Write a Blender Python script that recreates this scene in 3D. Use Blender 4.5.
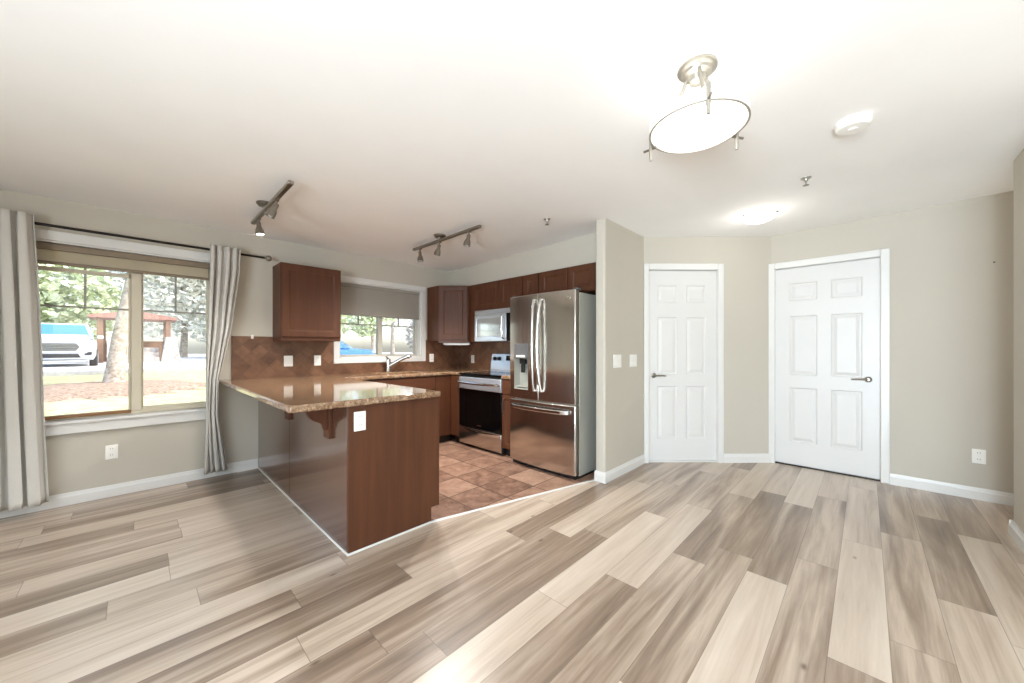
import bpy, bmesh, math, random
from mathutils import Vector, Matrix
random.seed(7)
for o in list(bpy.data.objects): bpy.data.objects.remove(o, do_unlink=True)
sc = bpy.context.scene
COL = sc.collection
PI = math.pi

# ---------------------------------------------------------------- camera, sky, sun, added fill, exposure
YAW = math.radians(44.1235)            # angle of the camera axis from +X (window wall runs along X)
cam = bpy.data.cameras.new('camera'); cam_o = bpy.data.objects.new('camera', cam); COL.objects.link(cam_o)
cam_o.location = (0, 0, 1.22)
cam_o.rotation_euler = (PI/2, 0, YAW - PI/2)
cam.sensor_width = 36.0; cam.lens = 36*365/1024; cam.shift_y = 7.0/1024
cam.clip_start = 0.05; cam.clip_end = 300
sc.camera = cam_o

world = bpy.data.worlds.new('world'); sc.world = world; world.use_nodes = True
wn = world.node_tree; wn.nodes.clear()
sky = wn.nodes.new('ShaderNodeTexSky'); sky.sky_type = 'NISHITA'; sky.sun_disc = False
sky.sun_elevation = math.radians(48); sky.sun_rotation = math.radians(130); sky.air_density = 1.0; sky.dust_density = 2.5
bg = wn.nodes.new('ShaderNodeBackground'); bg.inputs['Strength'].default_value = .36
wo = wn.nodes.new('ShaderNodeOutputWorld')
wn.links.new(sky.outputs[0], bg.inputs['Color']); wn.links.new(bg.outputs[0], wo.inputs['Surface'])

def light(name, kind, loc, power, color=(1, 1, 1), rot=(0, 0, 0), **kw):
    l = bpy.data.lights.new(name, kind); l.energy = power; l.color = color
    for k, v in kw.items(): setattr(l, k, v)
    o = bpy.data.objects.new(name, l); o.location = loc; o.rotation_euler = rot; COL.objects.link(o)
    return o
# high sun, behind the house towards the corridor side
sun = light('sun', 'SUN', (6, -6, 12), 2.0, (1, .95, .87), angle=math.radians(1.5))
sun.rotation_euler = Vector((-0.62, 0.42, -0.85)).to_track_quat('-Z', 'Y').to_euler()
# added fill: unseen area light behind the camera, brightens the whole room
fill_light = light('added_fill', 'AREA', (-2.75, -.85, .62), 365, (.78, .90, 1.0), shape='RECTANGLE', size=2.8, size_y=.9)
fill_light.rotation_euler = Vector((.90, -.46, .85)).to_track_quat('-Z', 'Z').to_euler()

sc.view_settings.view_transform = 'Standard'; sc.view_settings.look = 'None'
sc.view_settings.gamma = 1.0; sc.view_settings.use_curve_mapping = False
sc.view_settings.exposure = 0.87
sc.cycles.use_denoising = True
sc.cycles.max_bounces = 10; sc.cycles.diffuse_bounces = 6; sc.cycles.glossy_bounces = 5
sc.cycles.transparent_max_bounces = 16; sc.cycles.sample_clamp_indirect = 6.0
sc.cycles.caustics_reflective = False; sc.cycles.caustics_refractive = False

# ---------------------------------------------------------------- materials
def lin(c):
    c = [v/255 for v in c]
    return tuple(v/12.92 if v <= .04045 else ((v+.055)/1.055)**2.4 for v in c) + (1,)
class NT:
    def __init__(s, name):
        s.m = bpy.data.materials.new(name); s.m.use_nodes = True; s.t = s.m.node_tree
        s.b = s.t.nodes['Principled BSDF']; s.out = s.t.nodes['Material Output']
    def n(s, kind, **kw):
        nd = s.t.nodes.new(kind)
        for k, v in kw.items():
            if k in nd.inputs: nd.inputs[k].default_value = v
            else: setattr(nd, k, v)
        return nd
    def l(s, a, b): s.t.links.new(a, b)
    def math(s, op, a, b=None):
        nd = s.t.nodes.new('ShaderNodeMath'); nd.operation = op
        for i, v in enumerate((a, b)):
            if v is None: continue
            if isinstance(v, (int, float)): nd.inputs[i].default_value = v
            else: s.l(v, nd.inputs[i])
        return nd.outputs[0]
    def ramp(s, fac, stops):
        r = s.t.nodes.new('ShaderNodeValToRGB'); e = r.color_ramp.elements
        while len(e) < len(stops): e.new(.5)
        for i, (p, c) in enumerate(stops): e[i].position = p; e[i].color = c
        s.l(fac, r.inputs[0]); return r.outputs[0]
    def coord(s, scale=(1, 1, 1), rot=(0, 0, 0), loc=(0, 0, 0)):
        tc = s.t.nodes.new('ShaderNodeTexCoord'); mp = s.t.nodes.new('ShaderNodeMapping')
        mp.inputs['Scale'].default_value = scale; mp.inputs['Rotation'].default_value = rot; mp.inputs['Location'].default_value = loc
        s.l(tc.outputs['Object'], mp.inputs['Vector']); return mp.outputs[0]
    def noise(s, vec, scale, detail=4, rough=.5, dist=0):
        n = s.n('ShaderNodeTexNoise', Scale=scale, Detail=detail, Roughness=rough, Distortion=dist); s.l(vec, n.inputs['Vector']); return n.outputs['Fac']
    def mix(s, fac, a, b, mode='MIX'):
        m = s.t.nodes.new('ShaderNodeMix'); m.data_type = 'RGBA'; m.blend_type = mode
        for i, v in ((0, fac), (6, a), (7, b)):
            if isinstance(v, (int, float)): m.inputs[i].default_value = v
            elif isinstance(v, tuple): m.inputs[i].default_value = v
            else: s.l(v, m.inputs[i])
        return m.outputs[2]
    def bump(s, h, strength=.2, dist=.01):
        b = s.n('ShaderNodeBump', Strength=strength, Distance=dist); s.l(h, b.inputs['Height']); s.l(b.outputs[0], s.b.inputs['Normal'])
    def set(s, **kw):
        for k, v in kw.items(): s.b.inputs[k.replace('_', ' ')].default_value = v
        return s

def plain(name, rgb, rough=.5, metal=0, var=0.04, scale=6, spec=.5, bump=0):
    t = NT(name); c = lin(rgb)
    v = t.noise(t.coord(), scale, 3)
    d = tuple(x*(1-var) for x in c[:3])+(1,); u = tuple(min(1, x*(1+var)) for x in c[:3])+(1,)
    t.l(t.ramp(v, [(.3, d), (.7, u)]), t.b.inputs['Base Color'])
    t.set(Roughness=rough, Metallic=metal); t.b.inputs['Specular IOR Level'].default_value = spec
    if bump: t.bump(t.noise(t.coord(), scale*30, 3), bump, .004)
    return t.m
def emis(name, rgb, strength):
    t = NT(name); t.set(Base_Color=lin(rgb), Roughness=.3); t.b.inputs['Emission Color'].default_value = lin(rgb); t.b.inputs['Emission Strength'].default_value = strength
    return t.m
def glass(name, gloss=.06, tint=(1, 1, 1, 1)):
    t = NT(name); t.t.nodes.remove(t.b)
    tr = t.n('ShaderNodeBsdfTransparent', Color=tint); gl = t.n('ShaderNodeBsdfGlossy', Roughness=.02)
    fr = t.n('ShaderNodeFresnel', IOR=1.45); mx = t.n('ShaderNodeMixShader')
    t.l(fr.outputs[0], mx.inputs[0]); t.l(tr.outputs[0], mx.inputs[1]); t.l(gl.outputs[0], mx.inputs[2]); t.l(mx.outputs[0], t.out.inputs[0])
    return t.m
def wood(name, dark, light_, rough=.5, axis='z', coat=.02, spec=.28):
    t = NT(name); s = {'z': (22, 22, 1.2), 'x': (1.2, 22, 22), 'y': (22, 1.2, 22)}[axis]
    a = t.noise(t.coord(s), 1.0, 5, .6, .6); b = t.noise(t.coord((1.5, 1.5, .6)), 2.0, 3)
    g = t.math('ADD', t.math('MULTIPLY', a, .65), t.math('MULTIPLY', b, .35))
    t.l(t.ramp(g, [(.15, lin(dark)), (.85, lin(light_))]), t.b.inputs['Base Color'])
    t.set(Roughness=rough); t.b.inputs['Specular IOR Level'].default_value = spec; t.b.inputs['Coat Weight'].default_value = coat; t.b.inputs['Coat Roughness'].default_value = .12
    t.bump(a, .04, .003); return t.m
def floor_mat():
    t = NT('vinyl_plank'); tc = t.t.nodes.new('ShaderNodeTexCoord'); sp = t.n('ShaderNodeSeparateXYZ'); t.l(tc.outputs['Object'], sp.inputs[0])
    X, Y = sp.outputs[0], sp.outputs[1]; PW, PL = .18, 1.25
    yy = t.math('DIVIDE', t.math('ADD', Y, 20.05), PW); row = t.math('FLOOR', yy)
    wn1 = t.n('ShaderNodeTexWhiteNoise', noise_dimensions='1D'); t.l(row, wn1.inputs['W'])
    xx = t.math('ADD', t.math('DIVIDE', t.math('ADD', X, 20), PL), t.math('MULTIPLY', wn1.outputs[0], 7.3)); colm = t.math('FLOOR', xx)
    cb = t.n('ShaderNodeCombineXYZ'); t.l(row, cb.inputs[0]); t.l(colm, cb.inputs[1])
    wn2 = t.n('ShaderNodeTexWhiteNoise', noise_dimensions='2D'); t.l(cb.outputs[0], wn2.inputs['Vector']); R = wn2.outputs[0]
    # grain
    def stretched(sx, sy, off):
        c = t.n('ShaderNodeCombineXYZ'); t.l(t.math('MULTIPLY', X, sx), c.inputs[0]); t.l(t.math('MULTIPLY', Y, sy), c.inputs[1]); t.l(t.math('MULTIPLY', R, off), c.inputs[2]); return c.outputs[0]
    broad = t.noise(stretched(.55, 6.5, 60), 1.0, 4, .55, .7)
    fine = t.noise(stretched(3, 75, 90), 1.0, 5, .65, .3)
    ring = t.noise(stretched(1.0, 17, 40), 1.0, 6, .6, .9)
    tone = t.math('ADD', t.math('ADD', t.math('MULTIPLY', R, .40), t.math('MULTIPLY', broad, .80)), t.math('ADD', t.math('MULTIPLY', fine, .22), t.math('MULTIPLY', ring, .55)))
    tone = t.math('SUBTRACT', tone, .50)
    col = t.ramp(tone, [(.08, lin((92, 74, 60))), (.33, lin((146, 126, 108))), (.55, lin((190, 172, 154))), (.84, lin((213, 199, 183)))])
    # knots
    vo = t.n('ShaderNodeTexVoronoi', Scale=1.0); t.l(stretched(2.1, 4.6, 31), vo.inputs['Vector'])
    pick = t.math('GREATER_THAN', t.noise(stretched(.7, 2.3, 77), 1.0, 1), .40)
    kd = t.n('ShaderNodeMapRange', **{'From Min': .015, 'From Max': .085, 'To Min': 1.0, 'To Max': 0.0}); kd.interpolation_type = 'SMOOTHSTEP'
    t.l(t.math('ADD', vo.outputs['Distance'], t.math('MULTIPLY', fine, .03)), kd.inputs['Value'])
    col = t.mix(t.math('MULTIPLY', t.math('MULTIPLY', kd.outputs[0], pick), .9), col, lin((80, 62, 48)))
    # seams
    fy = t.math('FRACT', yy); fx = t.math('FRACT', xx)
    ey = t.math('MINIMUM', fy, t.math('SUBTRACT', 1, fy)); ex = t.math('MINIMUM', fx, t.math('SUBTRACT', 1, fx))
    seam = t.math('MAXIMUM', t.math('LESS_THAN', ey, .007), t.math('LESS_THAN', ex, .0012))
    col = t.mix(t.math('MULTIPLY', seam, .55), col, lin((84, 68, 55)))
    t.l(col, t.b.inputs['Base Color']); t.set(Roughness=.36)
    t.l(t.math('ADD', t.math('MULTIPLY', fine, .14), .27), t.b.inputs['Roughness'])
    t.b.inputs['Coat Weight'].default_value = .35; t.b.inputs['Coat Roughness'].default_value = .22
    t.bump(fine, .05, .003); return t.m
def tile_mat(name, size, cols, grout, vertical=False, rough=.35, mort=.018):
    t = NT(name); tc = t.t.nodes.new('ShaderNodeTexCoord'); sp = t.n('ShaderNodeSeparateXYZ'); t.l(tc.outputs['Object'], sp.inputs[0])
    if vertical:      # diamond-set: u runs along either wall, v up
        u = t.math('ADD', sp.outputs[0], sp.outputs[1]); v = sp.outputs[2]
        a = t.math('MULTIPLY', t.math('ADD', u, v), .7071); b = t.math('MULTIPLY', t.math('SUBTRACT', u, v), .7071)
    else: a, b = sp.outputs[0], sp.outputs[1]
    a = t.math('DIVIDE', t.math('ADD', a, 20), size); b = t.math('DIVIDE', t.math('ADD', b, 20), size)
    cb = t.n('ShaderNodeCombineXYZ'); t.l(t.math('FLOOR', a), cb.inputs[0]); t.l(t.math('FLOOR', b), cb.inputs[1])
    w = t.n('ShaderNodeTexWhiteNoise', noise_dimensions='2D'); t.l(cb.outputs[0], w.inputs['Vector'])
    n1 = t.noise(t.coord(), 9, 6, .6, .8); n2 = t.noise(t.coord(), 38, 4)
    f = t.math('ADD', t.math('ADD', t.math('MULTIPLY', w.outputs[0], .34), t.math('MULTIPLY', n1, .85)), t.math('MULTIPLY', n2, .2))
    f = t.math('SUBTRACT', f, .22)
    col = t.ramp(f, [(.2, lin(cols[0])), (.5, lin(cols[1])), (.85, lin(cols[2]))])
    fa = t.math('FRACT', a); fb = t.math('FRACT', b)
    e = t.math('MINIMUM', t.math('MINIMUM', fa, t.math('SUBTRACT', 1, fa)), t.math('MINIMUM', fb, t.math('SUBTRACT', 1, fb)))
    g = t.math('LESS_THAN', e, mort)
    t.l(t.mix(g, col, lin(grout)), t.b.inputs['Base Color']); t.set(Roughness=rough)
    t.bump(t.math('SUBTRACT', n1, g), .25, .004); return t.m
def granite_mat():
    t = NT('granite'); vec = t.coord()
    a = t.noise(vec, 90, 5, .7); b = t.noise(vec, 28, 4, .6); v = t.n('ShaderNodeTexVoronoi', Scale=150); t.l(vec, v.inputs['Vector'])
    f = t.math('ADD', t.math('MULTIPLY', a, .6), t.math('MULTIPLY', b, .4))
    col = t.ramp(f, [(.36, lin((58, 40, 30))), (.45, lin((118, 88, 64))), (.55, lin((150, 122, 95))), (.66, lin((190, 168, 140)))])
    sp_ = t.math('LESS_THAN', v.outputs['Distance'], .22)
    col = t.mix(t.math('MULTIPLY', sp_, .5), col, lin((48, 36, 30)))
    t.l(col, t.b.inputs['Base Color']); t.set(Roughness=.07); t.b.inputs['Specular IOR Level'].default_value = .85
    return t.m
def steel_mat(name, rgb, rough=.24, axis='z'):
    t = NT(name); s = {'z': (1, 1, 160), 'x': (2, 160, 160)}[axis]
    if axis == 'z': s = (120, 120, .6)
    n = t.noise(t.coord(s), 1.0, 3, .6)
    t.l(t.ramp(n, [(.3, tuple(x*.93 for x in lin(rgb)[:3])+(1,)), (.7, lin(rgb))]), t.b.inputs['Base Color'])
    t.set(Metallic=1.0, Roughness=rough); t.l(t.math('ADD', t.math('MULTIPLY', n, .1), rough-.05), t.b.inputs['Roughness'])
    t.b.inputs['Anisotropic'].default_value = .8
    tg = t.n('ShaderNodeTangent', direction_type='RADIAL', axis='Z'); t.l(tg.outputs[0], t.b.inputs['Tangent'])
    return t.m
def fabric_mat(name, rgb, trans=.25, var=.05):
    t = NT(name); a = t.noise(t.coord((400, 400, 60)), 1.0, 2); b = t.noise(t.coord((3, 3, .5)), 2, 3)
    c = lin(rgb); f = t.math('ADD', t.math('MULTIPLY', a, .5), t.math('MULTIPLY', b, .5))
    col = t.ramp(f, [(.3, tuple(x*(1-var) for x in c[:3])+(1,)), (.7, tuple(min(1, x*(1+var)) for x in c[:3])+(1,))])
    t.l(col, t.b.inputs['Base Color']); t.set(Roughness=.9); t.b.inputs['Specular IOR Level'].default_value = .15
    if trans:
        tl = t.n('ShaderNodeBsdfTranslucent'); t.l(col, tl.inputs['Color']); mx = t.n('ShaderNodeMixShader'); mx.inputs[0].default_value = trans
        t.l(t.b.outputs[0], mx.inputs[1]); t.l(tl.outputs[0], mx.inputs[2]); t.l(mx.outputs[0], t.out.inputs[0])
    return t.m
def speck(name, cols, scale, rough=.9, detail=6, bump=.4):
    t = NT(name); n = t.noise(t.coord(), scale, detail, .7)
    k = len(cols); t.l(t.ramp(n, [(.3+.4*i/(k-1), lin(c)) for i, c in enumerate(cols)]), t.b.inputs['Base Color'])
    t.set(Roughness=rough); t.bump(n, bump, .02); return t.m

M = {}
M['wall'] = plain('wall_paint', (194, 188, 176), .75, var=.012, scale=2, spec=.2, bump=.03)
M['ceil'] = plain('ceiling_paint', (246, 245, 243), .9, var=.01, scale=3, spec=.1, bump=.06)
M['trim'] = plain('white_trim', (220, 219, 216), .35, var=.01)
M['door'] = plain('white_door', (216, 215, 213), .38, var=.008)
M['floor'] = floor_mat()
M['tile'] = tile_mat('slate_floor_tile', .335, ((104, 76, 62), (150, 117, 98), (184, 152, 130)), (92, 70, 58))
M['splash'] = tile_mat('slate_backsplash', .105, ((84, 55, 40), (112, 78, 57), (136, 99, 74)), (98, 70, 53), True, .3, .02)
M['granite'] = granite_mat()
M['cab'] = wood('cherry_wood', (66, 37, 23), (97, 59, 38))
M['cabback'] = wood('cherry_back_panel', (66, 37, 23), (97, 59, 38), .26, coat=1.0, spec=.6)
M['cabx'] = wood('cherry_wood_across', (66, 37, 23), (97, 59, 38), axis='x')
M['cabdark'] = plain('dark_toe_kick', (30, 22, 18), .6)
M['steel'] = steel_mat('brushed_steel', (214, 209, 202), .17)
M['steelglare'] = plain('steel_painted_glare', (206, 212, 220), .22, .7, .02)  # brighter, bluish copy of the steel; reflected light put into the base colour
M['steelside'] = plain('grey_appliance_side', (172, 172, 163), .4, .2, .02)
M['chrome'] = plain('polished_chrome', (225, 225, 225), .12, 1.0, .01)
M['nickel'] = plain('brushed_nickel', (150, 144, 134), .32, 1.0, .02)
M['black'] = plain('black_glass', (6, 6, 7), .10, 0, .02, spec=.28)
M['glareglass'] = plain('window_painted_reflection', (200, 204, 206), .10, .75, .02)  # silver base colour stands in for the kitchen window's reflection in the glass
M['blackmat'] = plain('black_plastic', (18, 18, 18), .45)
M['greyplast'] = plain('grey_plastic', (92, 92, 92), .4)
M['slot'] = plain('outlet_slot', (150, 146, 138), .6)
M['bronze'] = plain('dark_bronze_rod', (38, 32, 28), .4, .6)
M['plast'] = plain('white_plastic', (242, 240, 234), .35, var=.005)
M['vinyl'] = plain('tan_vinyl_frame', (205, 196, 176), .45, var=.015)
M['vinylgrey'] = plain('grey_vinyl_frame', (188, 182, 170), .45, var=.015)
M['brownrail'] = plain('brown_sash_rail', (140, 98, 58), .45)
M['muntin'] = plain('muntin_grey', (150, 148, 138), .5)
M['curtain'] = fabric_mat('curtain_linen', (216, 213, 207), .18)
M['shade'] = fabric_mat('beige_shade_cloth', (212, 202, 182), .45)
M['shadebar'] = plain('taupe_shade_bar', (132, 116, 96), .5)
M['greyshade'] = fabric_mat('grey_shade_cloth', (166, 160, 151), .12)
M['glass'] = glass('window_glass')
M['whiteglass'] = emis('lit_white_glass', (255, 251, 245), .8)
M['bandglass'] = emis('lit_white_glass_band', (250, 248, 242), .08)
M['domeglass'] = emis('lit_dome_glass', (255, 251, 245), 1.5)
M['barglass'] = emis('lit_bar_diffuser', (250, 248, 242), .5)
M['spotglow'] = emis('lit_spot_lens', (255, 248, 235), 3.0)
M['satin'] = plain('satin_white_nickel', (172, 167, 156), .35, .7, .01)
M['lawn'] = speck('lawn_grass', ((150, 152, 100), (186, 184, 130), (206, 198, 150)), 5, .95, 8)
M['asphalt'] = speck('pale_pavement', ((186, 184, 182), (214, 212, 208)), 6)
M['curb'] = speck('grey_concrete', ((150, 148, 146), (182, 180, 176)), 8)
M['mulch'] = speck('wood_mulch', ((90, 74, 62), (150, 128, 108), (190, 170, 148)), 14, .95, 8, .8)
M['bark'] = speck('pale_bark', ((104, 92, 80), (168, 156, 142), (206, 198, 186)), 9, .95, 8, 1.0)
M['leaf'] = plain('green_leaf', (196, 206, 168), .7, var=.35, scale=9)  # pale base colour puts the overexposed, washed-out look into the leaves
M['leafwashed'] = plain('washed_out_leaf', (232, 232, 218), .7, var=.3, scale=9)  # paler still, outdoor glare put into the leaf colour
M['leafgrey'] = plain('grey_twigs', (168, 160, 160), .8, var=.25, scale=9)
M['carwhite'] = plain('white_car_paint', (196, 202, 208), .2, 0, .01)
M['carblue'] = plain('blue_car_paint', (96, 148, 205), .2, 0, .02)
M['carglass'] = plain('tinted_car_glass', (84, 140, 200), .06, .2, .02, spec=.8)
M['rubber'] = plain('tyre_rubber', (40, 40, 42), .8)
M['lamp'] = plain('headlight_lens', (214, 218, 222), .12, .3)
M['roofwood'] = plain('red_brown_roof', (150, 112, 98), .8, var=.12)
M['timber'] = plain('brown_timber', (132, 104, 84), .8, var=.15)
M['stone'] = speck('grey_stone', ((128, 122, 116), (176, 170, 162), (200, 196, 188)), 7)
M['fence'] = plain('pale_fence_wood', (190, 182, 172), .8, var=.06)

# ---------------------------------------------------------------- mesh builder
def mv(x, y, z): return Matrix.Translation((x, y, z))
def rz(a): return Matrix.Rotation(a, 4, 'Z')
class MB:
    def __init__(s): s.b = bmesh.new(); s.m = Matrix.Identity(4)
    def v(s, p): return s.b.verts.new(s.m @ Vector(p))
    def f(s, vs):
        try: return s.b.faces.new(vs)
        except ValueError: return None
    def box(s, x0, x1, y0, y1, z0, z1):
        p = [s.v((x, y, z)) for z in (z0, z1) for y in (y0, y1) for x in (x0, x1)]
        for q in ((0, 2, 3, 1), (4, 5, 7, 6), (0, 1, 5, 4), (2, 6, 7, 3), (0, 4, 6, 2), (1, 3, 7, 5)): s.f([p[i] for i in q])
        return s
    def prism(s, pts, lo, hi, axis='z'):
        def P(a, b, c): return {'z': (a, b, c), 'y': (a, c, b), 'x': (c, a, b)}[axis]
        A = [s.v(P(a, b, lo)) for a, b in pts]; B = [s.v(P(a, b, hi)) for a, b in pts]; n = len(pts)
        s.f(A[::-1]); s.f(B)
        for i in range(n): s.f((A[i], A[(i+1) % n], B[(i+1) % n], B[i]))
        return s
    def ring_loft(s, rings, caps=True, closed=True):
        R = [[s.v(p) for p in r] for r in rings]; n = len(R[0])
        for a, b in zip(R, R[1:]):
            for i in range(n if closed else n-1): s.f((a[i], a[(i+1) % n], b[(i+1) % n], b[i]))
        if caps and closed: s.f(R[0][::-1]); s.f(R[-1])
        return s
    def tube(s, pts, r, n=10, caps=True):
        pts = [Vector(p) for p in pts]; rs = r if isinstance(r, (list, tuple)) else [r]*len(pts); rings = []; up = None
        for i, p in enumerate(pts):
            d = (pts[min(i+1, len(pts)-1)] - pts[max(i-1, 0)]).normalized()
            if up is None: up = Vector((0, 0, 1)) if abs(d.z) < .9 else Vector((1, 0, 0))
            a = d.cross(up).normalized(); b = a.cross(d).normalized(); up = b
            rings.append([p + (a*math.cos(2*PI*k/n) + b*math.sin(2*PI*k/n))*rs[i] for k in range(n)])
        return s.ring_loft(rings, caps)
    def lathe(s, prof, n=28, c=(0, 0, 0), caps=True):
        return s.ring_loft([[(c[0]+r*math.cos(2*PI*k/n), c[1]+r*math.sin(2*PI*k/n), c[2]+z) for k in range(n)] for r, z in prof], caps)
    def slab_cells(s, xs, ys, inside, z0, z1):
        V = {}
        def g(i, j, k):
            if (i, j, k) not in V: V[(i, j, k)] = s.v((xs[i], ys[j], (z0, z1)[k]))
            return V[(i, j, k)]
        ins = lambda i, j: 0 <= i < len(xs)-1 and 0 <= j < len(ys)-1 and inside((xs[i]+xs[i+1])/2, (ys[j]+ys[j+1])/2)
        for i in range(len(xs)-1):
            for j in range(len(ys)-1):
                if not ins(i, j): continue
                s.f([g(i, j, 1), g(i+1, j, 1), g(i+1, j+1, 1), g(i, j+1, 1)]); s.f([g(i, j, 0), g(i, j+1, 0), g(i+1, j+1, 0), g(i+1, j, 0)])
                if not ins(i-1, j): s.f([g(i, j, 0), g(i, j, 1), g(i, j+1, 1), g(i, j+1, 0)])
                if not ins(i+1, j): s.f([g(i+1, j, 0), g(i+1, j+1, 0), g(i+1, j+1, 1), g(i+1, j, 1)])
                if not ins(i, j-1): s.f([g(i, j, 0), g(i+1, j, 0), g(i+1, j, 1), g(i, j, 1)])
                if not ins(i, j+1): s.f([g(i, j+1, 0), g(i, j+1, 1), g(i+1, j+1, 1), g(i+1, j+1, 0)])
        return s
    def panels(s, w, h, t, rects, loops):
        """slab x 0..w, z 0..h, front face y=0 looking to -y, back y=t; each rect is moulded by (inset, depth) loops"""
        xs = sorted({0, w} | {r[i] for r in rects for i in (0, 2)}); zs = sorted({0, h} | {r[i] for r in rects for i in (1, 3)})
        V = {}
        def g(x, z):
            if (x, z) not in V: V[(x, z)] = s.v((x, 0, z))
            return V[(x, z)]
        for x0, x1 in zip(xs, xs[1:]):
            for z0, z1 in zip(zs, zs[1:]):
                if any(r[0] <= x0 and x1 <= r[2] and r[1] <= z0 and z1 <= r[3] for r in rects): continue
                s.f([g(x0, z0), g(x1, z0), g(x1, z1), g(x0, z1)])
        for (x0, z0, x1, z1) in rects:
            prev = [g(x0, z0), g(x1, z0), g(x1, z1), g(x0, z1)]
            for d, e in loops:
                cur = [s.v((x0+d, e, z0+d)), s.v((x1-d, e, z0+d)), s.v((x1-d, e, z1-d)), s.v((x0+d, e, z1-d))]
                for i in range(4): s.f([prev[i], prev[(i+1) % 4], cur[(i+1) % 4], cur[i]])
                prev = cur
            s.f(prev)
        B = [s.v((x, t, z)) for x, z in ((0, 0), (w, 0), (w, h), (0, h))]; s.f(B[::-1])
        bot = [g(x, 0) for x in xs]; top = [g(x, h) for x in xs]; lef = [g(0, z) for z in zs]; rig = [g(w, z) for z in zs]
        s.f([B[0], B[1]] + bot[::-1]); s.f([B[3], *top, B[2]][::1]); s.f([B[0], *lef, B[3]]); s.f([B[1], B[2]] + rig[::-1])
        return s
    def build(s, name, mat, parent=None, bevel=0, smooth=False, seg=2, thick=0, subsurf=0, loc=None):
        bmesh.ops.recalc_face_normals(s.b, faces=s.b.faces[:])
        me = bpy.data.meshes.new(name); 
        if loc is not None: bmesh.ops.translate(s.b, verts=s.b.verts[:], vec=-Vector(loc))
        s.b.to_mesh(me); s.b.free()
        o = bpy.data.objects.new(name, me); COL.objects.link(o); me.materials.append(mat)
        if loc is not None: o.location = loc
        if parent is not None: o.parent = parent
        if thick:
            m = o.modifiers.new('thickness', 'SOLIDIFY'); m.thickness = thick; m.offset = 0
        if bevel:
            m = o.modifiers.new('rounding', 'BEVEL'); m.width = bevel; m.segments = seg; m.limit_method = 'ANGLE'; m.angle_limit = math.radians(40); m.harden_normals = False
        if subsurf:
            m = o.modifiers.new('smoothing', 'SUBSURF'); m.levels = subsurf; m.render_levels = subsurf
        if smooth or bevel:
            me.polygons.foreach_set('use_smooth', [True]*len(me.polygons))
            try: me.set_sharp_from_angle(angle=math.radians(35))
            except Exception: pass
        return o
def thing(name, label, cat, loc=(0, 0, 0), rot=0, group=None):
    o = bpy.data.objects.new(name, None); COL.objects.link(o); o.location = loc; o.rotation_euler = (0, 0, rot)
    o.empty_display_size = .1; o['label'] = label; o['category'] = cat
    if group: o['group'] = group
    return o
def tag(o, label, cat, group=None, kind=None):
    o['label'] = label; o['category'] = cat
    if group: o['group'] = group
    if kind: o['kind'] = kind
    return o
def struct(o, label=None):
    o['kind'] = 'structure'
    if label: o['label'] = label
    return o
def sempty(name, loc=(0, 0, 0), rot=0):
    o = bpy.data.objects.new(name, None); COL.objects.link(o); o.location = loc; o.rotation_euler = (0, 0, rot); o['kind'] = 'structure'; return o
def copy_tree(o, parent=None):
    c = o.copy(); COL.objects.link(c)
    if parent is not None: c.parent = parent
    for ch in list(o.children): copy_tree(ch, c)
    return c
FACE_W = 0.0          # faces -Y (window wall side)
FACE_F = -PI/2        # faces -X (fridge wall and right wall)
FACE_D = -PI/4        # faces the camera from the diagonal wall

# ---------------------------------------------------------------- room shell
WY, FX, SY, RX, DC, NY, NX = 4.472, 3.47, 1.70, 4.735, 5.50, -.69, 4.0
H0, HG = 2.366, .0145
def HZ(y): return H0 + HG*(WY - y)
WT = 2.62
# floors
b = MB(); b.box(-3.3, 4.95, -3.3, WY+.02, -.12, 0); struct(b.build('floor', M['floor']), 'grey-brown wood plank flooring')
b = MB(); b.prism([(.92, 2.20), (1.445, 2.19), (2.96, 1.80), (FX, 1.80), (FX, WY), (.92, WY)], 0, .004)
struct(b.build('kitchen_floor', M['tile']), 'brown slate tile flooring of the kitchen')
b = MB(); b.m = mv(1.445, 2.19, 0) @ rz(math.atan2(-.39, 1.515)); b.box(-.0, 1.55, -.012, .012, 0, .008); struct(b.build('trim_1', M['trim'], bevel=.003), 'metal strip between tile and plank floors')
# ceiling, a plane that rises slightly away from the window wall
b = MB(); b.prism([(-3.4, HZ(-3.4)), (WY+.25, HZ(WY+.25)), (WY+.25, 2.75), (-3.4, 2.75)], -3.4, 5.0, 'x'); struct(b.build('ceiling', M['ceil']), 'white ceiling')
# window wall with two openings
W1 = (-.575, .505, .655, 2.045); W2 = (1.675, 2.781, 1.105, 2.02)
b = MB()
xs = [-3.4, W1[0], W1[1], W2[0], W2[1], 5.0]; zs = [-.12, W1[2], W2[2], W2[3], W1[3], WT]
def ins(x, z): return not any(w[0] < x < w[1] and w[2] < z < w[3] for w in (W1, W2))
b.m = Matrix(((1, 0, 0, 0), (0, 0, -1, 0), (0, 1, 0, 0), (0, 0, 0, 1)))
b.slab_cells(xs, zs, ins, -(WY+.2), -WY)
struct(b.build('wall_window', M['wall']), 'beige wall with the two windows')
b = MB(); b.box(FX, FX+.12, SY+.1, WY, 0, WT); struct(b.build('wall_kitchen', M['wall']))
b = MB(); b.box(3.28, FX, SY+.1, WY, 2.082, WT); struct(b.build('wall_soffit', M['wall']), 'beige soffit over the upper cabinets')
b = MB(); b.box(2.96, FX+.36, SY, SY+.1, 0, WT); struct(b.build('wall_switch', M['wall'], bevel=.02, seg=4), 'narrow beige wall beside the fridge')
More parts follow.
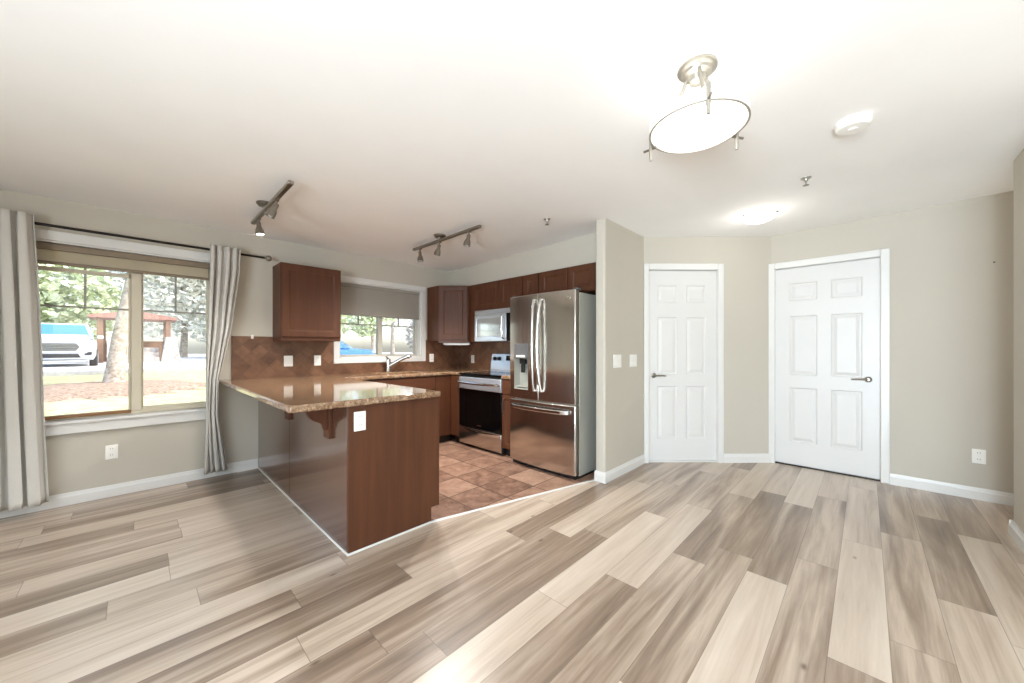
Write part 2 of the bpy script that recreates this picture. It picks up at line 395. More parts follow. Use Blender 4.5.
# diagonal wall with its door opening (local x along the wall from the switch wall corner)
D0 = Vector((3.77, SY, 0)); DL = (RX - 3.77)*math.sqrt(2)
O1 = (.045, .80); DTOP = 2.065
b = MB(); b.m = mv(*D0) @ rz(FACE_D) @ Matrix(((1, 0, 0, 0), (0, 0, -1, 0), (0, 1, 0, 0), (0, 0, 0, 1)))
b.slab_cells([0, O1[0], O1[1], DL+.04], [0, DTOP, WT], lambda x, z: not (O1[0] < x < O1[1] and z < DTOP), -.12, 0)
struct(b.build('wall_diagonal', M['wall']))
O2 = (-.70, .10)   # right wall opening, local x = -Y
b = MB(); b.m = mv(RX, 0, 0) @ rz(FACE_F) @ Matrix(((1, 0, 0, 0), (0, 0, -1, 0), (0, 1, 0, 0), (0, 0, 0, 1)))
b.slab_cells([-.80, O2[0], O2[1], 3.3], [0, DTOP, WT], lambda x, z: not (O2[0] < x < O2[1] and z < DTOP), -.12, 0)
struct(b.build('wall_right', M['wall']))
b = MB(); b.prism([(2.9, -3.3), (NX, -3.3), (NX, NY), (2.9, NY)], 0, WT); struct(b.build('wall_near', M['wall'], bevel=.02, seg=4))
# unseen living room behind the camera, with openings added to let daylight in
b = MB(); b.m = Matrix(((0, 0, -1, 0), (1, 0, 0, 0), (0, 1, 0, 0), (0, 0, 0, 1)))
b.slab_cells([-3.3, -2.3, .9, WY], [0, .06, 2.1, WT], lambda x, z: not (-2.3 < x < .9 and .06 < z < 2.1), 3.2, 3.3); struct(b.build('wall_left', M['wall']))
b = MB(); b.m = Matrix(((1, 0, 0, 0), (0, 0, -1, 0), (0, 1, 0, 0), (0, 0, 0, 1)))
b.slab_cells([-3.3, -2.8, .4, 2.9], [0, .1, 2.1, WT], lambda x, z: not (-2.8 < x < .4 and .1 < z < 2.1), 3.2, 3.3); struct(b.build('wall_rear', M['wall']))
b = MB(); b.box(NX, RX+.1, -3.3, -3.2, 0, WT); struct(b.build('wall_corridor', M['wall']))

# baseboards
def baseboard(name, p, q, h=.095):
    p = Vector(p); q = Vector(q); d = q-p; a = math.atan2(d.y, d.x); L = d.length
    b = MB(); b.m = mv(p.x, p.y, 0) @ rz(a)
    b.prism([(0, 0), (0, h), (-.006, h), (-.010, h-.02), (-.014, h-.03), (-.014, 0)], 0, L, 'x')
    return struct(b.build(name, M['trim']), 'white baseboard')
baseboard('baseboard_window', (-3.2, WY), (.87, WY))
baseboard('baseboard_switch', (2.96, SY), (3.81, SY))
baseboard('baseboard_alcove', (2.96, SY+.1), (2.96, SY-.014))
e = Vector((math.cos(FACE_D), math.sin(FACE_D), 0))
baseboard('baseboard_diagonal', D0 + e*.855, D0 + e*(DL-.0))
baseboard('baseboard_right', (RX, -.152), (RX, -3.2))
baseboard('baseboard_near', (NX+.014, NY), (2.9, NY))
baseboard('baseboard_corridor', (NX, -3.2), (NX, NY+.014))
# fix orientation: near and corridor boards face away from their walls
# ---------------------------------------------------------------- doors
def lever(parent, x, z, d, mat):
    h = MB(); h.m = mv(x, 0, z) @ Matrix.Rotation(PI/2, 4, 'X'); h.lathe([(.0, 0), (.027, 0), (.027, .006), (.022, .010), (.010, .012), (.010, .045), (.0, .046)], 24)
    h.m = mv(x, -.045, z); h.tube([(0, .004, 0), (0, -.004, 0)], .012, 12)
    h.m = Matrix.Identity(4); h.tube([(x, -.045, z), (x+d*.03, -.048, z+.002), (x+d*.075, -.046, z), (x+d*.115, -.040, z-.004)], [.0085, .009, .008, .0065], 10)
    return h.build('door_handle', mat, parent, smooth=True)
def make_door(name, origin, rot, x0, x1, lever_x, lever_d, label, cl, cr):
    t = sempty(name, origin, rot); t['label'] = label
    w = x1-x0; h = DTOP-.022
    b = MB(); b.m = mv(x0+.004, .035, .014)
    sw = w*.155; cw = (w-2*sw-.10*w/.76)/2; c0 = sw; c1 = sw+cw; c2 = w-sw-cw; c3 = w-sw
    rows = [(.235, .80), (.93, 1.545), (1.70, 1.885)]
    rects = [(a, r0, c, r1) for a, c in ((c0, c1), (c2, c3)) for r0, r1 in rows]
    b.panels(w-.008, h, .035, [(r[0]-.004, r[1], r[2]-.004, r[3]) for r in rects], [(.010, .010), (.018, .010), (.045, .003)])
    slab = b.build('door_slab', M['door'], t)
    lv = lever(t, lever_x, .93, lever_d, M['nickel']); lv.location = (0, .035, 0)
    # casing and jamb
    c = MB(); cw_ = .055
    def cas(xa, xb, za, zb): c.box(xa, xb, -.016, 0.002, za, zb)
    cas(x0-cl, x0+.006, 0, DTOP+.06); cas(x1-.006, x1+cr, 0, DTOP+.06); cas(x0+.006, x1-.006, DTOP-.006, DTOP+.06)
    c.build('door_casing', M['trim'], t, bevel=.006)
    j = MB(); j.box(x0, x0+.004, 0, .11, 0, DTOP); j.box(x1-.004, x1, 0, .11, 0, DTOP); j.box(x0+.004, x1-.004, 0, .11, DTOP-.006, DTOP)
    j.box(x0+.004, x0+.016, .071, .085, 0, DTOP-.006); j.box(x1-.016, x1-.004, .071, .085, 0, DTOP-.006); j.box(x0+.016, x1-.016, .071, .085, DTOP-.018, DTOP-.006)
    j.build('door_jamb', M['trim'], t)
    s = MB(); s.box(x0+.004, x1-.004, .02, .10, 0, .010); s.build('threshold', M['bronze'] if name == 'door_2' else M['trim'], t)
    # blank backing so that nothing shows round the slab
    return t
make_door('door_1', D0, FACE_D, O1[0], O1[1], O1[0]+.075, 1, 'white six-panel door on the diagonal wall', .045, .055)
make_door('door_2', (RX, 0, 0), FACE_F, O2[0], O2[1], O2[1]-.085, -1, 'white six-panel entry door on the right wall', .052, .055)

# ---------------------------------------------------------------- windows
# living window
t = sempty('window_1', (0, 0, 0)); t['label'] = 'two-pane living room window behind the grey curtains'
x0, x1, z0, z1 = W1; gy = WY+.085
b = MB()   # sill board and side / head casing
b.box(x0-.08, x1+.025, WY-.018, WY, z1, z1+.075); b.box(x0-.08, x0, WY-.018, WY, z0, z1); b.box(x1, x1+.025, WY-.018, WY, z0, z1)
b.box(x0-.1, x1+.02, WY-.03, WY, z0-.10, z0-.012); 
b.build('window_casing', M['trim'], t, bevel=.004)
b = MB(); b.box(x0-.1, x1+.022, WY-.05, WY+.06, z0-.02, z0+.002); b.build('window_sill', M['trim'], t, bevel=.005)
b = MB(); b.box(x0, x0+.012, WY, gy, z0, z1); b.box(x1-.012, x1, WY, gy, z0, z1); b.box(x0, x1, WY, gy, z1-.012, z1); b.build('window_reveal', M['trim'], t)
b = MB(); b.box(x0, x0+.03, gy, gy+.07, z0, z1); b.box(x1-.03, x1, gy, gy+.07, z0, z1); b.box(x0+.03, x1-.03, gy, gy+.07, z1-.06, z1); b.box(x0+.03, x1-.03, gy, gy+.07, z0, z0+.03)
b.box(-.027, .037, gy-.008, gy+.06, z0+.03, z1-.06); b.build('window_frame', M['vinyl'], t, bevel=.004)
b = MB(); b.box(x0+.03, -.027, gy-.012, gy+.05, z0+.012, z0+.036); b.build('brown_rail', M['brownrail'], t, bevel=.003)
b = MB(); b.box(x0+.03, -.027, gy+.012, gy+.05, z1-.215, z1-.185); b.box(x0+.03, x0+.05, gy+.012, gy+.05, z0+.03, z1-.06); b.box(-.044, -.027, gy+.012, gy+.05, z0+.03, z1-.06)
b.box(.037, x1-.03, gy+.012, gy+.05, z0+.03, z0+.055); b.box(.037, .048, gy+.012, gy+.05, z0+.055, z1-.06); b.build('window_sash', M['vinyl'], t, bevel=.003)
b = MB()
for xa, xb in ((x0+.03, -.03), (.04, x1-.03)):
    xm = (xa+xb)/2; b.box(xa, xb, gy+.022, gy+.034, 1.548, 1.562); b.box(xm-.007, xm+.007, gy+.022, gy+.034, 1.562, z1-.06)
b.build('muntin', M['muntin'], t)
b = MB(); b.box(x0+.03, x1-.03, gy+.036, gy+.040, z0+.03, z1-.06); b.build('window_pane', M['glass'], t)
# rolled shade
s = thing('roller_shade', 'beige roller shade drawn partway down the living room window', 'window shade', (-.035, WY+.05, 1.985))
b = MB(); b.box(-.525, .525, -.03, .025, -.005, .045); b.build('headrail', M['shadebar'], s, bevel=.004)
b = MB(); b.box(-.518, .518, -.008, -.004, -.09, 0); b.build('shade_cloth', M['shade'], s)
b = MB(); b.box(-.522, .522, -.016, .004, -.115, -.09); b.build('hem_bar', M['shadebar'], s, bevel=.004)
# kitchen window
t = sempty('window_2', (0, 0, 0)); t['label'] = 'sliding kitchen window over the sink'
x0, x1, z0, z1 = W2; gy = WY+.09
b = MB(); c_ = .066
b.box(x0-c_, x1+c_, WY-.02, WY, z1, z1+c_); b.box(x0-c_, x1+c_, WY-.02, WY, z0-c_+.004, z0); b.box(x0-c_, x0, WY-.02, WY, z0, z1); b.box(x1, x1+c_, WY-.02, WY, z0, z1); b.build('window_casing', M['trim'], t, bevel=.004)
b = MB(); b.box(x0, x0+.012, WY, gy, z0, z1); b.box(x1-.012, x1, WY, gy, z0, z1); b.box(x0, x1, WY, gy, z1-.012, z1); b.box(x0, x1, WY, gy, z0, z0+.012); b.build('window_reveal', M['trim'], t)
b = MB(); b.box(x0, x0+.035, gy, gy+.07, z0, z1); b.box(x1-.035, x1, gy, gy+.07, z0, z1); b.box(x0+.035, x1-.035, gy, gy+.07, z1-.05, z1); b.box(x0+.035, x1-.035, gy, gy+.07, z0, z0+.04); b.box(2.195, 2.255, gy-.005, gy+.06, z0+.04, z1-.05)
b.build('window_frame', M['vinylgrey'], t, bevel=.004)
b = MB()
for xa, xb in ((x0+.035, 2.195), (2.255, x1-.035)):
    xm = (xa+xb)/2; b.box(xa, xb, gy+.022, gy+.034, 1.516, 1.53); b.box(xm-.007, xm+.007, gy+.022, gy+.034, 1.53, z1-.05)
b.build('muntin', M['muntin'], t)
b = MB(); b.box(x0+.035, x1-.035, gy+.036, gy+.040, z0+.04, z1-.05); b.build('window_pane', M['glass'], t)
s = thing('cellular_shade', 'grey fabric shade half lowered over the kitchen window', 'window shade', (2.228, WY+.04, 2.0))
b = MB(); b.box(-.538, .538, -.03, .03, -.03, .006); b.build('headrail', M['greyshade'], s, bevel=.004)
b = MB(); rings = []
for i in range(27):
    z = -.03 - i*.0124; d = .014 if i % 2 else .0152
    rings.append([(-.535, -d, z), (.535, -d, z), (.535, d, z), (-.535, d, z)])
b.ring_loft(rings); b.build('shade_cloth', M['greyshade'], s)
b = MB(); b.box(-.537, .537, -.022, .018, -.376, -.350); b.build('hem_bar', M['greyshade'], s, bevel=.006)

# ---------------------------------------------------------------- curtains and rod
t = thing('curtain_rod', 'dark bronze curtain rod with a round finial above the living room window', 'curtain rod', (0, 4.378, 2.14))
b = MB(); b.tube([(-1.35, 0, 0), (.91, 0, 0)], .011, 12); b.build('rod', M['bronze'], t, smooth=True)
b = MB(); b.m = mv(.91, 0, 0) @ Matrix.Rotation(PI/2, 4, 'Y'); b.lathe([(.0, -.002), (.013, 0), (.013, .012), (.024, .018), (.03, .032), (.027, .048), (.014, .058), (0, .06)], 20); b.build('finial', M['nickel'], t, smooth=True)
for x in (-1.2, .60):
    b = MB(); b.box(x-.006, x+.006, -.004, .090, -.022, -.010); b.box(x-.012, x+.012, .090, .094, -.05, .02); b.build('rod_bracket', M['bronze'], t, bevel=.002)
def curtain(label, prof, folds, amp, phase, seed):
    """prof: (z, x_left, x_right) rows from the top; a pleated cloth hung from the rod"""
    rnd = random.Random(seed); z_top = prof[0][0]
    t = thing('curtain', label, 'curtain', ((prof[-1][1]+prof[-1][2])/2, 4.318, prof[-1][0]))
    nu = folds*16; rows = 44; b = MB(); grid = []
    jit = [rnd.uniform(-.28, .28) for _ in range(folds+2)]; ja = [rnd.uniform(.7, 1.25) for _ in range(folds+2)]
    for r in range(rows+1):
        f = r/rows; z = z_top + (prof[-1][0]-z_top)*f
        for (za, la, ra), (zb, lb, rb) in zip(prof, prof[1:]):
            if zb <= z <= za + 1e-6:
                k = (za-z)/(za-zb); xl = la+(lb-la)*k; xr = ra+(rb-ra)*k
        row = []
        for i in range(nu+1):
            u = i/nu; q = u*folds; kf = min(int(q), folds); ph = q*2*PI + phase + jit[kf]*math.sin(PI*(q-kf))
            sharp = .5+.5*min(1, f*4)
            y = -amp*ja[kf]*(.7+.3*sharp)*(2*abs(math.sin(ph/2))**.75-1) + .005*math.sin(ph*2+z*3)*f
            x = xl + (xr-xl)*(u + .022*math.sin(2*ph)/1.0*sharp) + .006*math.sin(z*2.3+u*9)*f
            row.append(b.v((x-t.location.x, y, z-t.location.z)))
        grid.append(row)
    for r0, r1 in zip(grid, grid[1:]):
        for i in range(nu): b.f((r0[i], r0[i+1], r1[i+1], r1[i]))
    b.build('curtain_panel', M['curtain'], t, smooth=True, thick=.003)
    h = MB(); hz = prof[-1][0]
    return t
curtain('pleated grey curtain at the left end of the rod', [(2.19, -1.10, -.52), (1.95, -1.11, -.512), (1.2, -1.13, -.485), (.085, -1.16, -.458)], 8, .034, .4, 3)
curtain('pleated grey curtain tucked beside the granite countertop', [(2.175, .475, .70), (1.95, .472, .692), (1.4, .458, .628), (.93, .443, .538), (.6, .437, .532), (.08, .428, .60)], 4, .032, 1.2, 8)

# ---------------------------------------------------------------- cabinets
SHK = [(.008, .004), (.018, .012)]
def shaker(parent, x0, x1, z0, z1, y=-.02, st=.058, name='cabinet_door', mat=None):
    b = MB(); w, h = x1-x0, z1-z0; b.m = mv(x0, y, z0); st = min(st, w*.3, h*.3)
    b.panels(w, h, .02, [(st, st, w-st, h-st)], SHK)
    return b.build(name, mat or M['cab'], parent, bevel=.002, seg=1)
# upper left wall cabinet
t = thing('wall_cabinet', 'cherry wood wall cabinet left of the kitchen window', 'cabinet', (1.0, 4.17, 1.30))
b = MB(); b.box(0, .58, 0, .302, .03, .78); b.build('cabinet_body', M['cab'], t, bevel=.002)
shaker(t, .008, .572, .04, .772)
b = MB(); b.prism([(0, .0), (.0, .03), (.018, .03), (.018, .008), (.012, .0)], .004, .576, 'x'); b.box(.004, .016, .018, .30, 0, .03); b.box(.564, .576, .018, .30, 0, .03); b.build('light_rail', M['cabx'], t)
# diagonal corner cabinet
t = thing('corner_cabinet', 'cherry wood corner wall cabinet set diagonally right of the window', 'cabinet', (2.88, 4.19, 1.31))
b = MB(); b.prism([(0, .278), (0, 0), (.285, -.285), (.585, -.285), (.585, .278)], 0.02, .77); b.build('cabinet_body', M['cab'], t)
w_ = .285*math.sqrt(2); b = MB(); b.m = rz(FACE_D) @ mv(.008, -.02, .03); b.panels(w_-.016, .732, .02, [(.055, .055, w_-.071, .677)], SHK); b.build('cabinet_door', M['cab'], t, bevel=.002, seg=1)
b = MB(); b.m = rz(FACE_D); b.box(.0, w_, 0.0, .018, -.012, .02); b.build('light_rail', M['cabx'], t)
ul = thing('under_cabinet_light', 'slim white light bar beneath the corner wall cabinet', 'light', (2.95, 4.12, 1.272))
b = MB(); b.m = rz(FACE_D) @ mv(-.04, .03, 0); b.box(.0, .36, 0, .06, 0, .024); b.build('lamp_housing', M['plast'], ul, bevel=.004)
b = MB(); b.m = rz(FACE_D) @ mv(-.04, .03, 0); b.box(.02, .34, .01, .05, -.003, .002); b.build('diffuser', M['barglass'], ul)
# cabinet above the microwave (faces -X): local x = from Y 3.90 towards the fridge
UX = 3.185
t = thing('wall_cabinet', 'cherry wood cabinet with two doors above the microwave', 'cabinet', (UX, 3.90, 1.31), FACE_F)
b = MB(); b.box(0, .235, 0, .28, .0, .77); b.box(.235, 1.0, 0, .28, .405, .77); b.build('cabinet_body', M['cab'], t, bevel=.002)
shaker(t, .105, .598, .415, .762); shaker(t, .606, .992, .415, .762)
t = thing('wall_cabinet', 'narrow cherry wood cabinet beside the wide cabinet over the fridge', 'cabinet', (UX, 2.895, 1.31), FACE_F)
b = MB(); b.box(0, .245, 0, .28, .49, .77); b.build('cabinet_body', M['cab'], t, bevel=.002); shaker(t, .012, .232, .498, .762, st=.05)
t = thing('wall_cabinet', 'wide cherry wood cabinet above the fridge', 'cabinet', (UX, 2.645, 1.80), FACE_F)
b = MB(); b.box(0, .84, 0, .28, 0, .28); b.build('cabinet_body', M['cab'], t, bevel=.002); shaker(t, .010, .385, .008, .272, st=.05); shaker(t, .398, .715, .008, .272, st=.05)

# peninsula base cabinet
t = thing('kitchen_peninsula', 'cherry wood peninsula base with smooth back panels and corbels', 'kitchen counter', (.873, 2.19, 0))
L = WY-2.195
b = MB(); b.box(.016, .62, .018, L, .1, .88); b.box(.016, .56, .018, L, 0, .1); b.build('cabinet_body', M['cab'], t)
b = MB(); b.prism([(0, 0), (.572, 0), (.572, .105), (.638, .105), (.638, .878), (0, .878)], 0, .018, 'y'); b.build('end_panel', M['cab'], t, bevel=.0015)
for a, c in ((.022, 1.185), (1.190, L-.002)):
    b = MB(); b.box(0, .016, a, c, .006, .878); b.build('back_panel', M['cabback'], t, bevel=.0015)
b = MB(); b.box(-.010, 0, 0, L-.02, 0, .012); b.box(-.010, .57, -.010, 0, 0, .012); b.build('shoe_trim', M['trim'], t, bevel=.003)
b = MB(); b.box(.62, .638, .03, .62, .11, .868); b.build('cabinet_door', M['cab'], t, bevel=.002)
prof = [(0, .878), (-.225, .878), (-.225, .862), (-.205, .855), (-.175, .852), (-.150, .838), (-.135, .812), (-.122, .785), (-.100, .765), (-.070, .752), (-.045, .735), (-.035, .70), (0, .70)]
for y in (.30, 1.19):
    b = MB(); b.prism(prof, y-.02, y+.02, 'y'); b.box(-.02, 0, y-.05, y+.05, .645, .878); b.build('corbel', M['cab'], t, bevel=.002)
# base run below the window
t = thing('sink_base_cabinet', 'cherry wood base cabinets under the kitchen window', 'cabinet', (1.52, 3.885, 0))
b = MB(); b.box(0, 1.93, 0, .58, .1, .88); b.build('cabinet_body', M['cab'], t)
b = MB(); b.box(0, 1.40, .06, .08, 0, .1); b.build('toe_kick', M['cabdark'], t)
for a, c in ((.12, .60), (.61, 1.09)):
    shaker(t, a, c, .12, .70); 
b = MB(); b.box(.12, 1.09, -.02, 0, .715, .865); b.build('drawer_front', M['cabx'], t, bevel=.003)
b = MB(); b.box(1.10, 1.325, -.012, 0, .11, .87); b.build('corner_panel', M['cab'], t, bevel=.002)
t = thing('corner_base_cabinet', 'cherry wood base panel between the corner and the range', 'cabinet', (2.86, 3.873, 0), FACE_F)
b = MB(); b.box(0.0, .155, 0, .58, .1, .88); b.build('cabinet_body', M['cab'], t)
b = MB(); b.box(.012, .150, -.016, 0, .11, .87); b.build('face_panel', M['cab'], t, bevel=.002)
b = MB(); b.box(0, .155, .06, .08, 0, .1); b.build('toe_kick', M['cabdark'], t)
t = thing('narrow_base_cabinet', 'narrow dark cherry base cabinet between the range and the fridge', 'cabinet', (2.88, 2.935, 0), FACE_F)
b = MB(); b.box(0, .185, 0, .58, .1, .88); b.build('cabinet_body', M['cab'], t)
shaker(t, .006, .179, .11, .70, st=.04)
b = MB(); b.box(.006, .179, -.02, 0, .715, .87); b.build('drawer_front', M['cabx'], t, bevel=.002)
b = MB(); b.tube([(.045, -.02, .5), (.045, -.045, .51), (.045, -.045, .66), (.045, -.02, .67)], .005, 8); b.build('cabinet_handle', M['nickel'], t, smooth=True)
b = MB(); b.box(0, .185, .06, .08, 0, .1); b.build('toe_kick', M['cabdark'], t)
# worktops
SK = (2.0, 2.55, 3.97, 4.33)
t = thing('granite_countertop', 'brown speckled granite countertop over peninsula and sink run', 'countertop', (.555, 2.15, .88))
b = MB(); b.m = mv(-.555, -2.15, -.88)
xs = [.555, 1.50, SK[0], SK[1], 2.835, 3.46]; ys = [2.15, 3.718, 3.85, SK[2], SK[3], 4.462]
def ctop(x, y):
    if x < 1.50: return True
    if SK[0] < x < SK[1] and SK[2] < y < SK[3]: return False
    return y > 3.85 or (x > 2.835 and y > 3.718)
b.slab_cells(xs, ys, ctop, .88, .92); b.build('slab', M['granite'], t, bevel=.010, seg=3)
t = thing('granite_countertop', 'small piece of granite countertop between range and fridge', 'countertop', (2.85, 2.75, .88))
b = MB(); b.box(0, .61, 0, .185, 0, .04); b.build('slab', M['granite'], t, bevel=.008, seg=3)
# sink and faucet
t = thing('kitchen_sink', 'stainless undermount sink in the granite below the kitchen window', 'sink', (SK[0], SK[2], .70))
b = MB(); w, d = SK[1]-SK[0], SK[3]-SK[2]
def rr(x0, x1, y0, y1, z): return [(x0, y0, z), (x1, y0, z), (x1, y1, z), (x0, y1, z)]
b.ring_loft([rr(-.015, w+.015, -.015, d+.015, .178), rr(0, w, 0, d, .178), rr(.015, w-.015, .015, d-.015, .02), rr(.02, w-.02, .02, d-.02, .006)], caps=False)
b.f([b.v(p) for p in rr(.02, w-.02, .02, d-.02, .006)]); b.build('basin', M['steel'], t, thick=.003)
b = MB(); b.lathe([(0, .006), (.04, .006), (.04, .012), (.02, .012), (0, .009)], 20, (w/2, d/2, 0)); b.build('drain', M['chrome'], t, smooth=True)
t = thing('kitchen_faucet', 'chrome pull-out faucet standing behind the sink', 'faucet', (2.25, 4.385, .92))
b = MB(); b.lathe([(0, 0), (.03, 0), (.034, .008), (.028, .016), (.027, .10), (.029, .15), (.024, .168), (0, .172)], 20); b.build('faucet_body', M['chrome'], t, smooth=True)
b = MB(); b.tube([(0, -.005, .07), (.07, -.05, .12), (.15, -.105, .175), (.20, -.14, .20)], [.020, .022, .023, .022], 12); b.tube([(.185, -.130, .194), (.21, -.148, .200), (.222, -.156, .178)], [.026, .027, .024], 12); b.build('spout', M['chrome'], t, smooth=True)
b = MB(); b.tube([(0, 0, .165), (-.03, -.02, .19), (-.055, -.035, .205)], [.012, .009, .008], 10); b.build('faucet_lever', M['chrome'], t, smooth=True)

# backsplash
b = MB(); b.box(.652, 1.605, WY-.012, WY, .92, 1.343); b.box(1.605, 2.85, WY-.012, WY, .92, 1.04); b.box(2.85, FX, WY-.012, WY, .92, 1.343)
b.box(FX-.012, FX, 2.0, WY-.012, .92, 1.343); struct(b.build('trim_2', M['splash']), 'brown diamond slate tile backsplash')

# ---------------------------------------------------------------- refrigerator
t = thing('refrigerator', 'stainless french-door refrigerator with ice dispenser', 'refrigerator', (2.80, 2.748, 0), FACE_F)
FWD, FH, SPL = .842, 1.765, .69
b = MB(); b.box(.006, FWD-.006, .075, .64, .03, FH-.02); b.build('cabinet_body', M['steelside'], t, bevel=.004)
b = MB(); b.box(.02, FWD-.02, .03, .6, .0, .035); b.build('base_grille', M['blackmat'], t)
def bowed(x0, x1, z0, z1, bow, n=14, hole=None):
    """door skin bowed outwards, optional rectangular pocket (x0,x1,z0,z1,depth)"""
    b = MB(); xs = [x0+(x1-x0)*i/n for i in range(n+1)]
    def y(x): k = (2*x-FWD)/FWD; return -bow*(1-k*k)
    if hole: xs = sorted(set(xs) | {hole[0], hole[1]})
    zs = [z0, z1] if not hole else [z0, hole[2], hole[3], z1]
    V = {}
    def g(i, j):
        if (i, j) not in V: V[(i, j)] = b.v((xs[i], y(xs[i]), zs[j]))
        return V[(i, j)]
    for i in range(len(xs)-1):
        for j in range(len(zs)-1):
            if hole and hole[0]-1e-6 <= xs[i] and xs[i+1] <= hole[1]+1e-6 and j == 1: continue
            b.f((g(i, j), g(i+1, j), g(i+1, j+1), g(i, j+1)))
    B = [b.v((x, .065, z)) for x, z in ((x0, z0), (x1, z0), (x1, z1), (x0, z1))]; b.f(B[::-1])
    m = len(xs)-1; k = len(zs)-1
    b.f([B[0], B[1]] + [g(i, 0) for i in range(m, -1, -1)]); b.f([B[3]] + [g(i, k) for i in range(m+1)] + [B[2]])
    b.f([B[0]] + [g(0, j) for j in range(k+1)] + [B[3]]); b.f([B[1], B[2]] + [g(m, j) for j in range(k, -1, -1)])
    return b
XS = .425
b = bowed(.002, XS-.003, SPL+.01, FH, .030, hole=(.085, .285, .80, 1.27)); ld = b.build('door', M['steel'], t, bevel=.008, seg=3)
b = bowed(XS+.003, FWD-.002, SPL+.01, FH, .030); rd = b.build('door', M['steel'], t, bevel=.008, seg=3)
b = bowed(.002, FWD-.002, .045, SPL, .030); dr = b.build('freezer_drawer', M['steel'], t, bevel=.008, seg=3)
# dispenser
b = MB(); b.ring_loft([rr(.085, .285, .80, 1.27, 0)], caps=False) if False else None
b = MB(); 
P0 = [(.086, -.022, .80), (.284, -.029, .80), (.284, -.029, 1.12), (.086, -.022, 1.12)]; P1 = [(.10, .05, .83), (.27, .05, .83), (.27, .05, 1.10), (.10, .05, 1.10)]
b.ring_loft([P0, P1], caps=False); b.f([b.v(p) for p in P1]); b.box(.10, .27, -.012, .05, .82, .836); b.build('dispenser_recess', M['steelside'], ld)
b = MB(); b.prism([(.086, -.024), (.284, -.031), (.284, .02), (.086, .02)], 1.12, 1.27); b.build('dispenser_panel', M['greyplast'], ld, bevel=.003)
b = MB(); b.box(.15, .22, -.01, .03, 1.06, 1.12); b.box(.165, .205, -.005, .02, .97, 1.06); b.build('dispenser_paddle', M['blackmat'], ld, bevel=.004)
b = MB(); b.box(.125, .245, -.0335, -.027, 1.13, 1.15); b.build('dispenser_display', M['plast'], ld)
for nm, x, par in (('left', XS-.045, ld), ('right', XS+.045, rd)):
    s_ = -1 if nm == 'left' else 1; pts = []
    for i in range(15):
        f = i/14; z = .80+.90*f; out = math.sin(PI*f)
        pts.append((x - s_*.014*out, -.032-.018-.045*out**.6, z))
    b = MB(); b.tube([(x, -.025, .80), pts[0]] + pts[1:-1] + [pts[-1], (x, -.025, 1.70)], .013, 12); b.build('door_handle', M['chrome'], par, smooth=True)
pts = [(.06+.722*i/16, -.03-.055*math.sin(PI*min(max(i/16, .0), 1))**.5, .625) for i in range(17)]
b = MB(); rings = [[(p[0], p[1]+dy, p[2]+dz) for dy, dz in ((-.010, -.016), (.008, -.022), (.008, .022), (-.010, .016))] for p in pts]
b.ring_loft(rings); b.build('drawer_handle', M['chrome'], dr, bevel=.004, smooth=True)
b = MB(); b.m = mv(FWD-.075, -.018, FH-.065) @ Matrix.Rotation(PI/2, 4, 'X'); b.lathe([(0, 0), (.014, 0), (.014, .004), (0, .005)], 20); b.build('badge', M['chrome'], rd, smooth=True)
for a in (.004, FWD-.05):
    b = MB(); b.box(a, a+.046, .03, .10, FH-.002, FH+.02); b.build('hinge_cover', M['greyplast'], t, bevel=.006)

# ---------------------------------------------------------------- range
t = thing('electric_range', 'stainless electric range with black glass oven door', 'stove', (2.86, 3.706, 0), FACE_F)
w = .762
b = MB(); b.box(0, w, .035, .60, .03, .895); b.build('range_body', M['blackmat'], t)
b = MB(); b.box(-.002, w+.002, .0, .56, .893, .915); b.build('cooktop', M['black'], t, bevel=.005)
for cx_, cy_, r in ((.2, .16, .10), (.56, .16, .085), (.2, .40, .075), (.56, .40, .10)):
    b = MB(); b.lathe([(r-.004, .9152), (r, .9152), (r, .9158), (r-.004, .9158), (r-.004, .9152)], 32, (cx_, cy_, 0), caps=False)
    b.build('burner_ring', M['greyplast'], t)
b = MB(); b.box(.0, w, -.0, .035, .255, .72); od = b.build('oven_door', M['black'], t, bevel=.004)
b = MB(); b.box(0, w, -.006, .035, .72, .868); st = b.build('door_top_panel', M['steelglare'], od, bevel=.006)
b = MB(); pts = [(.03, -.006, .80), (.045, -.05, .803), (.2, -.062, .803), (.38, -.066, .803), (.56, -.062, .803), (w-.045, -.05, .803), (w-.03, -.006, .80)]
b.tube(pts, .017, 12); b.build('oven_handle', M['chrome'], od, smooth=True)
b = MB(); b.box(.345, .42, -.0015, 0, .29, .30); b.build('nameplate', M['chrome'], od)
b = MB(); b.box(.0, w, .0, .035, .04, .245); dw = b.build('storage_drawer', M['steel'], t, bevel=.004)
b = MB(); pts = [(.03+.702*i/16, -.004-.035*math.sin(PI*i/16)**.7, .222-.014*math.sin(PI*i/16)) for i in range(17)]
b.ring_loft([[(p[0], p[1], p[2]-.014), (p[0], p[1]+.014, p[2]-.014), (p[0], p[1]+.014, p[2]+.016), (p[0], p[1], p[2]+.014)] for p in pts]); b.build('drawer_handle', M['chrome'], dw, smooth=True)
b = MB(); b.prism([(.53, .905), (.595, .905), (.595, 1.15), (.565, 1.15), (.545, 1.02)], 0, w, 'x'); bgd = b.build('backguard', M['steelglare'], t, bevel=.004)
b = MB(); b.prism([(.5485, .97), (.5415, .972), (.533, .93), (.538, .93)], .02, w-.02, 'x'); b.build('vent_strip', M['blackmat'], bgd)
b = MB(); b.prism([(.545, 1.06), (.551, 1.06), (.561, 1.125), (.556, 1.125)], .29, .50, 'x'); b.build('clock_display', M['black'], bgd)
